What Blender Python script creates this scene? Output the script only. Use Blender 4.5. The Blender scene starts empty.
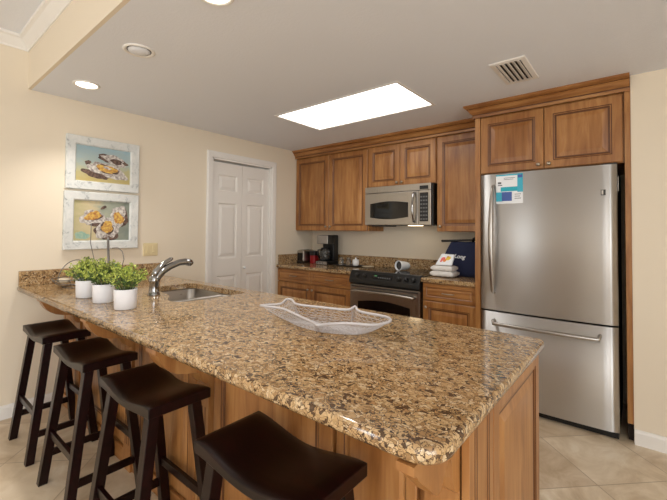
import bpy, bmesh, math, random
from math import sin, cos, pi, radians
from mathutils import Vector, Matrix

SC = bpy.context.scene
COL = SC.collection
random.seed(7)

# ------------------------------------------------------------------ camera
F_PX, SHIFT_PX = 374.3, -28.3
CAM = Vector((3.444, -3.735, 1.328))
yaw, pitch, roll = radians(39.5), radians(1.38), radians(0.43)
fwd = Vector((-sin(yaw)*cos(pitch), cos(yaw)*cos(pitch), sin(pitch)))
rgt = Vector((cos(yaw), sin(yaw), 0)); upv = rgt.cross(fwd)
r2 = cos(roll)*rgt + sin(roll)*upv; u2 = -sin(roll)*rgt + cos(roll)*upv
cd = bpy.data.cameras.new('camera'); cam = bpy.data.objects.new('camera', cd); COL.objects.link(cam)
cam.matrix_world = Matrix(((r2.x, u2.x, -fwd.x, CAM.x), (r2.y, u2.y, -fwd.y, CAM.y), (r2.z, u2.z, -fwd.z, CAM.z), (0, 0, 0, 1)))
cd.sensor_width = 36; cd.lens = F_PX/667*36; cd.shift_y = SHIFT_PX/667
cd.clip_start = .02
SC.camera = cam

# ------------------------------------------------------------------ world, daylight, exposure
W = bpy.data.worlds.new('world'); SC.world = W; W.use_nodes = True
W.node_tree.nodes['Background'].inputs[0].default_value = (1.0, .97, .92, 1)
W.node_tree.nodes['Background'].inputs[1].default_value = 0.6
SC.view_settings.view_transform = 'Standard'; SC.view_settings.look = 'None'
SC.view_settings.exposure = 0.8; SC.view_settings.gamma = 1
SC.view_settings.use_curve_mapping = False

def area(name, loc, rot, sx, sy, power, color):
    l = bpy.data.lights.new(name, 'AREA'); l.shape = 'RECTANGLE'; l.size = sx; l.size_y = sy
    l.energy = power; l.color = color
    o = bpy.data.objects.new(name, l); o.location = loc; o.rotation_euler = rot; COL.objects.link(o); return o
# daylight entering by the two glazed openings of the living room behind the camera
DAY = (.90, .96, 1.0)
area('daylight_rear', (4.6, -7.53, 1.25), (radians(90), 0, 0), 1.9, 2.2, 9, DAY)
area('daylight_rear_narrow', (.95, -7.53, 1.25), (radians(90), 0, 0), .4, 2.2, 17, DAY)
area('daylight_side', (6.03, -4.9, 1.25), (radians(90), 0, radians(90)), 2.3, 2.2, 45, DAY)
# unseen point light added behind the camera, brightens rear wall and kitchen from above
pl_ = bpy.data.lights.new('added_fill_light', 'POINT'); pl_.energy = 26; pl_.shadow_soft_size = .18; pl_.color = (1.0, .98, .96)
po_ = bpy.data.objects.new('added_fill_light', pl_); po_.location = (4.7, -5.7, 2.3); COL.objects.link(po_)

# ------------------------------------------------------------------ materials
def lin(c): return tuple(((x/255)/12.92 if x/255 <= .04045 else ((x/255+.055)/1.055)**2.4) for x in c) + (1,)
def mat(name, rgb, rough=.5, metal=0, bump=0, bscale=60, spec=.5, coat=0):
    m = bpy.data.materials.new(name); m.use_nodes = True; nt = m.node_tree; b = nt.nodes['Principled BSDF']
    b.inputs['Base Color'].default_value = lin(rgb); b.inputs['Roughness'].default_value = rough
    b.inputs['Metallic'].default_value = metal; b.inputs['Specular IOR Level'].default_value = spec
    b.inputs['Coat Weight'].default_value = coat
    tc = nt.nodes.new('ShaderNodeTexCoord')
    n = nt.nodes.new('ShaderNodeTexNoise'); n.inputs['Scale'].default_value = bscale; n.inputs['Detail'].default_value = 4
    nt.links.new(tc.outputs['Object'], n.inputs['Vector'])
    if bump:
        bp = nt.nodes.new('ShaderNodeBump'); bp.inputs['Strength'].default_value = bump; bp.inputs['Distance'].default_value = .004
        nt.links.new(n.outputs[0], bp.inputs['Height']); nt.links.new(bp.outputs[0], b.inputs['Normal'])
    return m
def N(m, t): return m.node_tree.nodes.new(t)
def L(m, a, b): m.node_tree.links.new(a, b)
def ramp(m, stops, interp='LINEAR'):
    r = N(m, 'ShaderNodeValToRGB'); r.color_ramp.interpolation = interp
    e = r.color_ramp.elements
    while len(e) < len(stops): e.new(.5)
    for k, (p, c) in enumerate(stops): e[k].position = p; e[k].color = lin(c)
    return r
def coords(m, scale, rot=(0, 0, 0), kind='Object'):
    tc = N(m, 'ShaderNodeTexCoord'); mp = N(m, 'ShaderNodeMapping')
    mp.inputs['Scale'].default_value = scale; mp.inputs['Rotation'].default_value = rot
    L(m, tc.outputs[kind], mp.inputs['Vector']); return mp.outputs[0]
def noise(m, vec, scale, detail=4, dist=0, rough=.5):
    n = N(m, 'ShaderNodeTexNoise'); n.inputs['Scale'].default_value = scale; n.inputs['Detail'].default_value = detail
    n.inputs['Distortion'].default_value = dist; n.inputs['Roughness'].default_value = rough
    L(m, vec, n.inputs['Vector']); return n.outputs[0]
def mixc(m, fac, a, b, mode='MIX'):
    x = N(m, 'ShaderNodeMix'); x.data_type = 'RGBA'; x.blend_type = mode
    if isinstance(fac, float): x.inputs[0].default_value = fac
    else: L(m, fac, x.inputs[0])
    for s, v in ((6, a), (7, b)):
        if isinstance(v, tuple): x.inputs[s].default_value = v
        else: L(m, v, x.inputs[s])
    return x.outputs[2]
def bsdf(m): return m.node_tree.nodes['Principled BSDF']

def wood_mat(name, a, b, c, scale, rough=.32):
    m = mat(name, b, rough); v = coords(m, scale)
    n1 = noise(m, v, 2.2, 7, .9, .6)
    r = ramp(m, [(.28, a), (.5, b), (.72, c)]); L(m, n1, r.inputs[0])
    n2 = noise(m, coords(m, (1.7, 1.7, 1.0)), 1.6, 3)
    r2_ = ramp(m, [(.3, (205, 190, 172)), (.7, (255, 255, 255))]); L(m, n2, r2_.inputs[0])
    L(m, mixc(m, 1.0, r.outputs[0], r2_.outputs[0], 'MULTIPLY'), bsdf(m).inputs['Base Color'])
    return m
M = {}
WA, WB, WC = (142, 92, 49), (176, 123, 71), (196, 147, 92)
M['wood_v'] = wood_mat('maple_vertical', WA, WB, WC, (9, 9, .9))
M['wood_h'] = wood_mat('maple_horizontal', WA, WB, WC, (.9, 9, 9))
M['glaze'] = mat('maple_glaze_line', (96, 56, 26), .4)
M['gap'] = mat('dark_gap', (38, 26, 18), .8)
M['espresso'] = wood_mat('espresso_wood', (16, 4, 4), (28, 8, 7), (40, 12, 11), (1.2, 14, 14), .3)

def granite(name):
    m = mat(name, (180, 140, 95), .1, spec=.55)
    v0 = coords(m, (1, 1, 1))
    nz = N(m, 'ShaderNodeTexNoise'); nz.inputs['Scale'].default_value = 38; nz.inputs['Detail'].default_value = 3; L(m, v0, nz.inputs['Vector'])
    add = N(m, 'ShaderNodeVectorMath'); add.operation = 'MULTIPLY_ADD'
    L(m, nz.outputs['Color'], add.inputs[0]); add.inputs[1].default_value = (.045, .045, .045); L(m, v0, add.inputs[2])
    mp = N(m, 'ShaderNodeMapping'); mp.inputs['Rotation'].default_value = (0, 0, radians(25)); mp.inputs['Scale'].default_value = (1, 1.5, 1.2); L(m, add.outputs[0], mp.inputs['Vector'])
    vo = N(m, 'ShaderNodeTexVoronoi'); vo.inputs['Scale'].default_value = 74; L(m, mp.outputs[0], vo.inputs['Vector'])
    sep = N(m, 'ShaderNodeSeparateColor'); L(m, vo.outputs['Color'], sep.inputs[0])
    r = ramp(m, [(0, (96, 72, 50)), (.08, (164, 128, 86)), (.22, (192, 156, 110)), (.5, (206, 172, 126)), (.78, (218, 190, 150)), (.94, (176, 136, 92))], 'CONSTANT')
    L(m, sep.outputs[0], r.inputs[0])
    ve = N(m, 'ShaderNodeTexVoronoi'); ve.feature = 'DISTANCE_TO_EDGE'; ve.inputs['Scale'].default_value = 74; L(m, mp.outputs[0], ve.inputs['Vector'])
    fine = noise(m, v0, 130, 5, .5, .7)
    big = noise(m, v0, 17, 4, .4)
    sm = N(m, 'ShaderNodeMath'); sm.operation = 'MULTIPLY_ADD'; L(m, fine, sm.inputs[0]); sm.inputs[1].default_value = -.30; L(m, ve.outputs[0], sm.inputs[2])
    sm2 = N(m, 'ShaderNodeMath'); sm2.operation = 'MULTIPLY_ADD'; L(m, big, sm2.inputs[0]); sm2.inputs[1].default_value = -.22; L(m, sm.outputs[0], sm2.inputs[2])
    er = N(m, 'ShaderNodeValToRGB'); er.color_ramp.elements[0].position = 0; er.color_ramp.elements[1].position = 1
    off = N(m, 'ShaderNodeMapRange'); L(m, sm2.outputs[0], off.inputs[0]); off.inputs[1].default_value = -.245; off.inputs[2].default_value = -.175
    dk = ramp(m, [(0, (48, 35, 28)), (1, (88, 60, 40))]); L(m, fine, dk.inputs[0])
    c1 = mixc(m, off.outputs[0], dk.outputs[0], r.outputs[0])
    sp = ramp(m, [(.36, (150, 150, 150)), (.6, (255, 255, 255))]); L(m, fine, sp.inputs[0])
    c2 = mixc(m, .35, c1, sp.outputs[0], 'MULTIPLY')
    L(m, c2, bsdf(m).inputs['Base Color'])
    return m
M['granite'] = granite('speckled_granite')

def wall_mat(name, rgb):
    m = mat(name, rgb, .75, bump=.12, bscale=140, spec=.25); return m
M['wall'] = wall_mat('cream_wall_paint', (232, 219, 198))
M['ceil'] = mat('white_ceiling_texture', (235, 237, 243), .85, bump=.3, bscale=75, spec=.2)
M['trim'] = mat('white_trim_paint', (238, 234, 228), .35)
M['door'] = mat('white_door_paint', (236, 231, 224), .4)

def floor_mat():
    m = mat('travertine_tile', (190, 168, 140), .38)
    v = coords(m, (1, 1, 1), (0, 0, radians(45)))
    br = N(m, 'ShaderNodeTexBrick'); br.offset = 0; br.inputs['Scale'].default_value = 1
    br.inputs['Brick Width'].default_value = .46; br.inputs['Row Height'].default_value = .46
    br.inputs['Mortar Size'].default_value = .003; br.inputs['Mortar Smooth'].default_value = .3
    br.inputs['Color1'].default_value = (.0, .0, .0, 1); br.inputs['Color2'].default_value = (1, 1, 1, 1)
    L(m, v, br.inputs['Vector'])
    n1 = noise(m, v, 3.2, 7, 1.3, .62)
    r = ramp(m, [(.28, (188, 164, 134)), (.44, (210, 190, 162)), (.58, (224, 207, 182)), (.72, (238, 226, 206))]); L(m, n1, r.inputs[0])
    tint = ramp(m, [(0, (236, 230, 224)), (1, (255, 255, 255))]); L(m, br.outputs['Color'], tint.inputs[0])
    c = mixc(m, 1.0, r.outputs[0], tint.outputs[0], 'MULTIPLY')
    c2 = mixc(m, br.outputs['Fac'], c, lin((172, 152, 128)))
    L(m, c2, bsdf(m).inputs['Base Color']); return m
M['floor'] = floor_mat()

def steel(name, rgb=(176, 171, 165), rough=.28, axis=(160, 1.5, 1.5), var=.04):
    m = mat(name, rgb, rough, 1.0)
    n = noise(m, coords(m, axis), 3, 4)
    mr = N(m, 'ShaderNodeMapRange'); L(m, n, mr.inputs[0]); mr.inputs[3].default_value = rough-var; mr.inputs[4].default_value = rough+var*1.5
    L(m, mr.outputs[0], bsdf(m).inputs['Roughness'])
    return m
M['steel'] = steel('brushed_steel')
bsdf(M['steel']).inputs['Coat Weight'].default_value = 0
M['fridge'] = steel('brushed_fridge_steel', (226, 225, 223), .42, (60, 1.5, 1.5), .015)
bsdf(M['fridge']).inputs['Anisotropic'].default_value = 1.0
_t = N(M['fridge'], 'ShaderNodeCombineXYZ'); _t.inputs[2].default_value = 1; L(M['fridge'], _t.outputs[0], bsdf(M['fridge']).inputs['Tangent'])
M['chrome'] = mat('polished_chrome', (170, 170, 170), .08, 1)
M['nickel'] = mat('satin_nickel', (176, 166, 152), .3, 1)
bsdf(M['espresso']).inputs['Specular IOR Level'].default_value = .28
M['black'] = mat('black_plastic', (14, 14, 15), .35)
M['blackglass'] = mat('black_glass', (8, 8, 10), .06)
M['dkgrey'] = mat('dark_grey', (58, 56, 55), .5)
M['key'] = mat('grey_key_print', (96, 96, 98), .5)
M['white'] = mat('white_ceramic', (238, 238, 238), .25)
M['potwhite'] = mat('white_pot', (238, 238, 242), .45)
M['navy'] = mat('navy_fabric', (22, 30, 62), .85, bump=.3, bscale=300)
M['towel'] = mat('white_terry', (232, 228, 222), .95, bump=.8, bscale=260)
M['paper'] = mat('white_paper', (238, 240, 242), .6)
M['cyan'] = mat('cyan_print', (70, 180, 205), .6)
M['teal'] = mat('teal_print', (40, 172, 190), .6)
M['blueprint'] = mat('blue_print', (74, 100, 168), .6)
M['orange'] = mat('orange_print', (236, 140, 60), .6)
M['yellow'] = mat('yellow_print', (240, 205, 70), .6)
M['pink'] = mat('pink_print', (230, 110, 110), .6)
M['red'] = mat('red_plastic', (150, 20, 26), .3)
M['switch'] = mat('cream_switch', (226, 208, 164), .4)
M['soil'] = mat('dark_soil', (50, 42, 36), .9, bump=1, bscale=200)
M['stemg'] = mat('green_stem', (96, 110, 56), .7)
M['wirewhite'] = mat('white_painted_wire', (196, 190, 190), .5, bump=.4, bscale=200)
M['wiregrey'] = mat('grey_metal_wire', (120, 116, 112), .35, .9)
M['shell'] = mat('pale_shell', (205, 190, 165), .5, bump=.8, bscale=60)
M['shelldark'] = mat('dark_shell', (88, 92, 110), .5, bump=.8, bscale=60)
def leaf_mat(name, a, b):
    m = mat(name, a, .55); n = noise(m, coords(m, (1, 1, 1)), 55, 3); r = ramp(m, [(.35, a), (.65, b)]); L(m, n, r.inputs[0])
    L(m, r.outputs[0], bsdf(m).inputs['Base Color']); return m
M['leaf_new'] = leaf_mat('new_growth_leaf', (150, 168, 62), (205, 212, 110))
M['leaf_old'] = leaf_mat('old_growth_leaf', (62, 88, 50), (104, 130, 66))
def emis(name, rgb, s):
    m = mat(name, rgb, .5); b = bsdf(m); b.inputs['Emission Color'].default_value = lin(rgb); b.inputs['Emission Strength'].default_value = s; return m
M['diffuser'] = emis('lit_diffuser', (255, 254, 252), 2.4)
M['bulb'] = emis('lit_lamp', (255, 242, 222), 4)
M['hoodlamp'] = emis('lit_hood_lamp', (255, 226, 180), 2.5)
M['green_led'] = emis('green_led', (70, 120, 78), .1)
def glass_mat():
    m = mat('clear_glass', (240, 240, 238), .04); bsdf(m).inputs['Transmission Weight'].default_value = .95; bsdf(m).inputs['IOR'].default_value = 1.4; return m
M['glass'] = glass_mat()
def distressed():
    m = mat('distressed_white_wood', (216, 220, 220), .65, bump=.5, bscale=40)
    v = coords(m, (14, 14, 14)); n = noise(m, v, 1.1, 8, .6, .7)
    r = ramp(m, [(.29, (104, 96, 88)), (.36, (176, 180, 180)), (.44, (214, 216, 213)), (.75, (232, 231, 227))]); L(m, n, r.inputs[0])
    L(m, r.outputs[0], bsdf(m).inputs['Base Color']); return m
M['distress'] = distressed()
def canvas_mat(name, stops, rot):
    m = mat(name, (170, 180, 160), .7); v = coords(m, (1, 1, 1), kind='Generated')
    sep = N(m, 'ShaderNodeSeparateXYZ'); L(m, v, sep.inputs[0])
    n = noise(m, v, 5, 5, 1.0)
    a = N(m, 'ShaderNodeMath'); a.operation = 'MULTIPLY_ADD'; L(m, n, a.inputs[0]); a.inputs[1].default_value = .55; L(m, sep.outputs[rot], a.inputs[2])
    b = N(m, 'ShaderNodeMath'); b.operation = 'SUBTRACT'; L(m, a.outputs[0], b.inputs[0]); b.inputs[1].default_value = .27
    r = ramp(m, stops); L(m, b.outputs[0], r.inputs[0]); L(m, r.outputs[0], bsdf(m).inputs['Base Color']); return m
M['canvas_a'] = canvas_mat('painted_canvas_blue_top', [(0, (190, 172, 112)), (.35, (190, 184, 140)), (.6, (172, 186, 182)), (1, (158, 184, 194))], 2)
M['canvas_b'] = canvas_mat('painted_canvas_green', [(0, (184, 176, 132)), (.3, (206, 190, 152)), (.55, (164, 168, 150)), (1, (126, 134, 124))], 1)
M['oy_white'] = leaf_mat('oyster_white_paint', (226, 220, 212), (146, 134, 130))
M['oy_yellow'] = leaf_mat('oyster_yellow_paint', (226, 190, 96), (176, 112, 60))
M['oy_dark'] = leaf_mat('oyster_dark_paint', (70, 52, 46), (120, 96, 84))
M['oy_green'] = leaf_mat('painted_teal_patch', (140, 176, 160), (170, 190, 168))

# ------------------------------------------------------------------ helpers
WL = {}
def tag(o, label=None, cat=None, group=None, kind=None):
    for k, v in (('label', label), ('category', cat), ('group', group), ('kind', kind)):
        if v: o[k] = v
    return o
def thing(name, loc, label, cat, group=None, kind=None):
    o = bpy.data.objects.new(name, None); o.location = loc; o.empty_display_size = .05; COL.objects.link(o)
    WL[o.name] = Vector(loc); return tag(o, label, cat, group, kind)
class MB:
    def __init__(s): s.bm = bmesh.new(); s.mats = []; s.cur = 0
    def m(s, key):
        if key not in s.mats: s.mats.append(key)
        s.cur = s.mats.index(key); return s
    def face(s, vs, smooth=False):
        try: f = s.bm.faces.new(vs)
        except ValueError: return None
        f.material_index = s.cur; f.smooth = smooth; return f
    def box(s, x0, x1, y0, y1, z0, z1):
        v = [s.bm.verts.new(p) for p in ((x0,y0,z0),(x1,y0,z0),(x1,y1,z0),(x0,y1,z0),(x0,y0,z1),(x1,y0,z1),(x1,y1,z1),(x0,y1,z1))]
        for q in ((0,3,2,1),(4,5,6,7),(0,1,5,4),(1,2,6,5),(2,3,7,6),(3,0,4,7)): s.face([v[i] for i in q])
        return s
    def rings(s, rr, cap0=True, cap1=True, closed=True, smooth=False, mats=None):
        R = [[s.bm.verts.new(p) for p in ring] for ring in rr]; n = len(R[0])
        for k in range(len(R)-1):
            if mats: s.m(mats[k])
            for i in range(n if closed else n-1):
                j = (i+1) % n; s.face([R[k][i], R[k][j], R[k+1][j], R[k+1][i]], smooth)
        if mats: s.m(mats[-1])
        if cap0: s.face(R[0][::-1])
        if cap1: s.face(R[-1])
        return s
    def lathe(s, prof, c, seg=24, axis='z', cap0=True, cap1=True):
        rr = []
        for r, h in prof:
            ring = []
            for i in range(seg):
                a = 2*pi*i/seg; p = (r*cos(a), r*sin(a), h)
                if axis == 'x': p = (h, r*cos(a), r*sin(a))
                if axis == 'y': p = (r*sin(a), h, r*cos(a))
                ring.append((c[0]+p[0], c[1]+p[1], c[2]+p[2]))
            rr.append(ring)
        return s.rings(rr, cap0, cap1, smooth=True)
    def tube(s, pts, r, seg=8, closed=False, sq=None):
        pts = [Vector(p) for p in pts]; n = len(pts); rr = []; prevu = None
        rad = r if hasattr(r, '__len__') else [r]*n
        for i, p in enumerate(pts):
            if closed: t = pts[(i+1) % n]-pts[i-1]
            else: t = pts[min(i+1, n-1)]-pts[max(i-1, 0)]
            t.normalize()
            if prevu is None:
                ref = Vector((0, 0, 1)) if abs(t.z) < .9 else Vector((0, 1, 0))
                u = t.cross(ref).normalized()
            else:
                u = (prevu - t*prevu.dot(t)).normalized()
            prevu = u; w = t.cross(u)
            rr.append([p + u*cos(2*pi*k/seg + pi/seg)*rad[i] + w*sin(2*pi*k/seg + pi/seg)*rad[i] for k in range(seg)])
        if closed: rr.append(rr[0]) ; return s.rings_closed(rr[:-1])
        return s.rings(rr, smooth=True)
    def rings_closed(s, rr):
        R = [[s.bm.verts.new(p) for p in ring] for ring in rr]; n = len(R[0]); K = len(R)
        for k in range(K):
            for i in range(n):
                j = (i+1) % n; s.face([R[k][i], R[k][j], R[(k+1) % K][j], R[(k+1) % K][i]], True)
        return s
    def beam(s, a, b, w, d, w2=None, d2=None):          # square bar between points, horizontal end cuts
        w2 = w2 or w; d2 = d2 or d; rr = []
        for p, ww, dd in ((a, w, d), (b, w2, d2)):
            rr.append([(p[0]-ww/2, p[1]-dd/2, p[2]), (p[0]+ww/2, p[1]-dd/2, p[2]), (p[0]+ww/2, p[1]+dd/2, p[2]), (p[0]-ww/2, p[1]+dd/2, p[2])])
        return s.rings(rr)
    def prism(s, poly, fn, h0, h1, smooth=False):      # poly of 2d points, fn(u, v, h) -> point
        return s.rings([[fn(u, v, h0) for u, v in poly], [fn(u, v, h1) for u, v in poly]], smooth=smooth)
    def build(s, name, parent=None, key=None, bevel=0, loc=None, sub=0, smooth_angle=None, kind=None):
        me = bpy.data.meshes.new(name); bmesh.ops.recalc_face_normals(s.bm, faces=s.bm.faces)
        org = Vector(loc) if loc is not None else (WL[parent.name] if parent is not None else Vector((0, 0, 0)))
        bmesh.ops.translate(s.bm, verts=s.bm.verts, vec=-org)
        s.bm.to_mesh(me); s.bm.free()
        for k in (s.mats or [key]): me.materials.append(M[k])
        o = bpy.data.objects.new(name, me); COL.objects.link(o)
        if parent is not None:
            o.parent = parent; o.location = org - WL[parent.name]
        else: o.location = org
        WL[o.name] = org
        if bevel:
            b = o.modifiers.new('bevel', 'BEVEL'); b.width = bevel; b.segments = 2; b.limit_method = 'ANGLE'; b.angle_limit = radians(40)
        if sub:
            b = o.modifiers.new('sub', 'SUBSURF'); b.levels = sub; b.render_levels = sub
        if kind: o['kind'] = kind
        return o
def box(name, parent, key, x0, x1, y0, y1, z0, z1, bevel=.002, **k):
    return MB().m(key).box(x0, x1, y0, y1, z0, z1).build(name, parent, bevel=bevel, **k)
def struct(o, **k):
    o['kind'] = 'structure'; return o
def copy_tree(o, parent=None):
    c = o.copy(); COL.objects.link(c); c.parent = parent; WL[c.name] = WL.get(o.name, Vector())
    for ch in list(o.children): copy_tree(ch, c)
    return c
# frames (u, v, d) -> world for faces that look towards -Y or +X
def fY(y): return lambda u, v, d: (u, y-d, v)
def fX(x): return lambda u, v, d: (x+d, u, v)
def rect_ring(fn, u0, u1, v0, v1, ins, d):
    return [fn(u0+ins, v0+ins, d), fn(u1-ins, v0+ins, d), fn(u1-ins, v1-ins, d), fn(u0+ins, v1-ins, d)]
RAISED = [(0, -.02, 'W'), (0, -.003, 'W'), (.004, 0, 'W'), (.054, 0, 'W'), (.060, -.003, 'G'), (.064, -.0032, 'W'), (.070, -.007, 'G'), (.077, -.007, 'G'), (.108, -.001, 'W'), (.111, -.001, 'W')]
SLIM = [(0, -.02, 'W'), (0, -.003, 'W'), (.004, 0, 'W'), (.03, 0, 'W'), (.033, -.003, 'G'), (.037, -.006, 'W'), (.041, -.006, 'W'), (.052, -.001, 'W')]
WHITE = [(0, 0, 'W'), (.004, -.001, 'W'), (.014, -.014, 'W'), (.022, -.014, 'W'), (.05, -.002, 'W'), (.053, -.002, 'W')]
def raised(mb, fn, u0, u1, v0, v1, prof=RAISED, wood='wood_v', cap0=True):
    rr = [rect_ring(fn, u0, u1, v0, v1, i, d) for i, d, _ in prof]
    mats = [wood if prof[k+1][2] == 'W' else 'glaze' for k in range(len(prof)-1)] + [wood]
    mb.rings(rr, cap0=cap0, mats=mats); return mb
def knob(parent, p, dirv, name='knob', r=.013):
    ax = 'y' if abs(dirv[1]) else 'x'; sg = dirv[1] if ax == 'y' else dirv[0]
    prof = [(.005, 0), (.005, .012), (r, .016), (r*1.05, .022), (r*.7, .027), (.001, .028)]
    return MB().m('nickel').lathe([(a, h*sg) for a, h in prof], p, 14, ax).build(name, parent, loc=p)
def bar_pull(parent, x0, x1, z, y, name='handle'):
    xm = (x0+x1)/2; n = 9
    pts = [(x0, y, z), (x0, y-.02, z)] + [(x0+(x1-x0)*t/n, y-.02-.008*sin(pi*t/n), z) for t in range(1, n)] + [(x1, y-.02, z), (x1, y, z)]
    return MB().m('nickel').tube(pts, .0045, 8).build(name, parent, loc=(xm, y, z))

# ------------------------------------------------------------------ the room
H, H2, YF = 2.343, 2.70, -3.07
XR, YR = 6.0, -7.5
RX, RY = 3.394, -.675
struct(box('floor', None, 'floor', -.15, XR+.15, YR-.15, .15, -.1, 0, 0))
DY0, DY1, DZ = -1.545, -.735, 2.085       # closet door opening in the left wall
mb = MB().m('wall')
for a in ((DY1, .15, 0, H2), (YR, DY0, 0, H2), (DY0, DY1, DZ, H2)): mb.box(-.15, 0, *a)
struct(mb.build('wall_left'))
struct(box('wall_back', None, 'wall', 0, RX+.1, 0, .15, 0, H2, 0))
struct(box('wall_right', None, 'wall', RX, XR, RY, 0, 0, H2, 0))
mb = MB().m('wall')
for a in ((YR-.15, -6.1, 0, H2), (-3.7, .15, 0, H2), (-6.1, -3.7, 2.4, H2), (-6.1, -3.7, 0, .1)): mb.box(XR, XR+.15, *a)
struct(mb.build('wall_side'))
mb = MB().m('wall')
for a in ((-.15, .75, 0, H2), (1.15, 3.6, 0, H2), (5.6, XR, 0, H2), (.75, 1.15, 2.4, H2), (3.6, 5.6, 2.4, H2), (.75, 1.15, 0, .1), (3.6, 5.6, 0, .1)): mb.box(a[0], a[1], YR-.15, YR, a[2], a[3])
struct(mb.build('wall_rear'))
# dropped kitchen ceiling with the openings of its lights left out, its front face, the higher ceiling beyond
PX0, PX1, PY0, PY1 = .957, 2.159, -1.513, -.948
mb = MB().m('ceil')
for a in ((0, PX0, YF+.02, 0), (PX1, XR, YF+.02, 0), (PX0, PX1, YF+.02, PY0), (PX0, PX1, PY1, 0)): mb.box(a[0], a[1], a[2], a[3], H, H+.08)
mb.box(PX0-.02, PX1+.02, PY0-.02, PY1+.02, H+.07, H+.1)
struct(mb.build('ceiling'))
struct(box('wall_fascia', None, 'wall', 0, XR, YF, YF+.02, H, H2, 0))
struct(box('ceiling_upper', None, 'ceil', -.15, XR+.15, YR-.15, .15, H2, H2+.1, 0))
def sweep(path, prof, key, name, loc=None, lines=()):
    """path of (x, y); prof of (offset to the right-hand side of the path, z)"""
    P = [Vector((p[0], p[1], 0)) for p in path]; rr = []
    nrm = []
    for i in range(len(P)-1):
        t = (P[i+1]-P[i]).normalized(); nrm.append(Vector((t.y, -t.x, 0)))
    for i, p in enumerate(P):
        if i == 0: m_ = nrm[0]
        elif i == len(P)-1: m_ = nrm[-1]
        else:
            m_ = (nrm[i-1]+nrm[i]).normalized(); m_ = m_/m_.dot(nrm[i])
        rr.append([(p.x+m_.x*o, p.y+m_.y*o, z) for o, z in prof])
    mb = MB().m(key).rings(rr); n_ = len(prof)
    mb.bm.faces.ensure_lookup_table()
    if lines:
        mb.m('glaze')
        for i in range(len(rr)-1):
            for q in range(n_):
                if q in lines: mb.bm.faces[i*n_+q].material_index = mb.cur
    return mb.build(name, loc=loc)
CR = [(0, H2), (0, H2-.085), (.008, H2-.085), (.012, H2-.072), (.03, H2-.05), (.05, H2-.024), (.068, H2-.016), (.07, H2)]
struct(sweep([(0.0, YR), (0.0, YF), (XR, YF)], CR, 'trim', 'trim_1'))
BB = [(0, 0), (.014, 0), (.014, .075), (.009, .088), (.004, .094), (0, .094)]
struct(sweep([(0, YR), (0, -2.815)], BB, 'trim', 'baseboard_left'))
struct(sweep([(0, -2.0), (0, DY0-.066)], BB, 'trim', 'baseboard_left'))
struct(sweep([(RX+.002, RY), (XR, RY)], BB, 'trim', 'baseboard_right'))

# closet door: casing, two leaves
mb = MB().m('trim')
prof = [(0, 0), (.004, .012), (.02, .015), (.05, .018), (.066, .012), (.066, 0)]
rr = []
for (y, z, sy, sz) in ((DY0, 0, -1, 0), (DY0, DZ, -1, 1), (DY1, DZ, 1, 1), (DY1, 0, 1, 0)):
    rr.append([(d, y+sy*o, z+sz*o) for o, d in prof])
mb.rings(rr)
for y0, y1 in ((DY0, DY0+.014), (DY1-.014, DY1)): mb.box(-.149, .001, y0, y1, 0, DZ)
mb.box(-.149, .001, DY0, DY1, DZ-.014, DZ)
struct(mb.build('trim_2'))
door = thing('door_1', (-.05, -1.14, 0), 'white six-panel bifold closet door in the left wall', 'door', kind='structure')
ym = -1.140
for k, (y0, y1) in enumerate(((DY0+.017, ym-.002), (ym+.002, DY1-.017))):
    mb = MB().m('door'); mb.box(-.085, -.056, y0, y1, .012, 2.052).box(-.057, -.0362, y0, y0+.03, .012, 2.052).box(-.057, -.0362, y1-.03, y1, .012, 2.052).box(-.057, -.0362, y0, y1, 2.02, 2.052)
    fn = fX(-.036); st = .075
    u0, u1 = (y0+.078, y1-.062) if k == 0 else (y0+.062, y1-.078)
    cells = ((.2, .84), (1.02, 1.62), (1.745, 1.925))
    # face plate with three recessed raised panels
    ys = [y0, u0, u1, y1]; zs = [.012] + [z for c in cells for z in c] + [2.052]
    for i in range(3):
        for j in range(7):
            if i == 1 and j % 2 == 1:
                raised(mb, fn, ys[1], ys[2], zs[j], zs[j+1], WHITE, 'door', cap0=False)
            else:
                mb.m('door'); mb.face([mb.bm.verts.new(fn(u, v, 0)) for u, v in ((ys[i], zs[j]), (ys[i+1], zs[j]), (ys[i+1], zs[j+1]), (ys[i], zs[j+1]))])
    mb.m('door')
    lf = mb.build('door_leaf', door)
    if k == 1: MB().m('white').lathe([(.006, 0), (.006, .015), (.014, .02), (.014, .03), (.001, .034)], (-.036, ym+.03, .905), 14, 'x').build('knob', lf)
struct(box('wall_closet', None, 'gap', -.6, -.5, -1.8, -.5, 0, 2.3, 0))

# light switch
sw = thing('switch_plate', (0, -2.166, 1.146), 'cream double switch plate on the wall between paintings and closet door', 'switch')
MB().m('switch').rings([rect_ring(fX(0), -2.232, -2.1, 1.088, 1.204, i, d) for i, d in ((0, 0), (.002, .005), (.006, .007))], cap0=True).build('plate', sw)
for yc in (-2.192, -2.14): box('toggle', sw, 'switch', .006, .013, yc-.011, yc+.011, 1.115, 1.177, .002)

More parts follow.
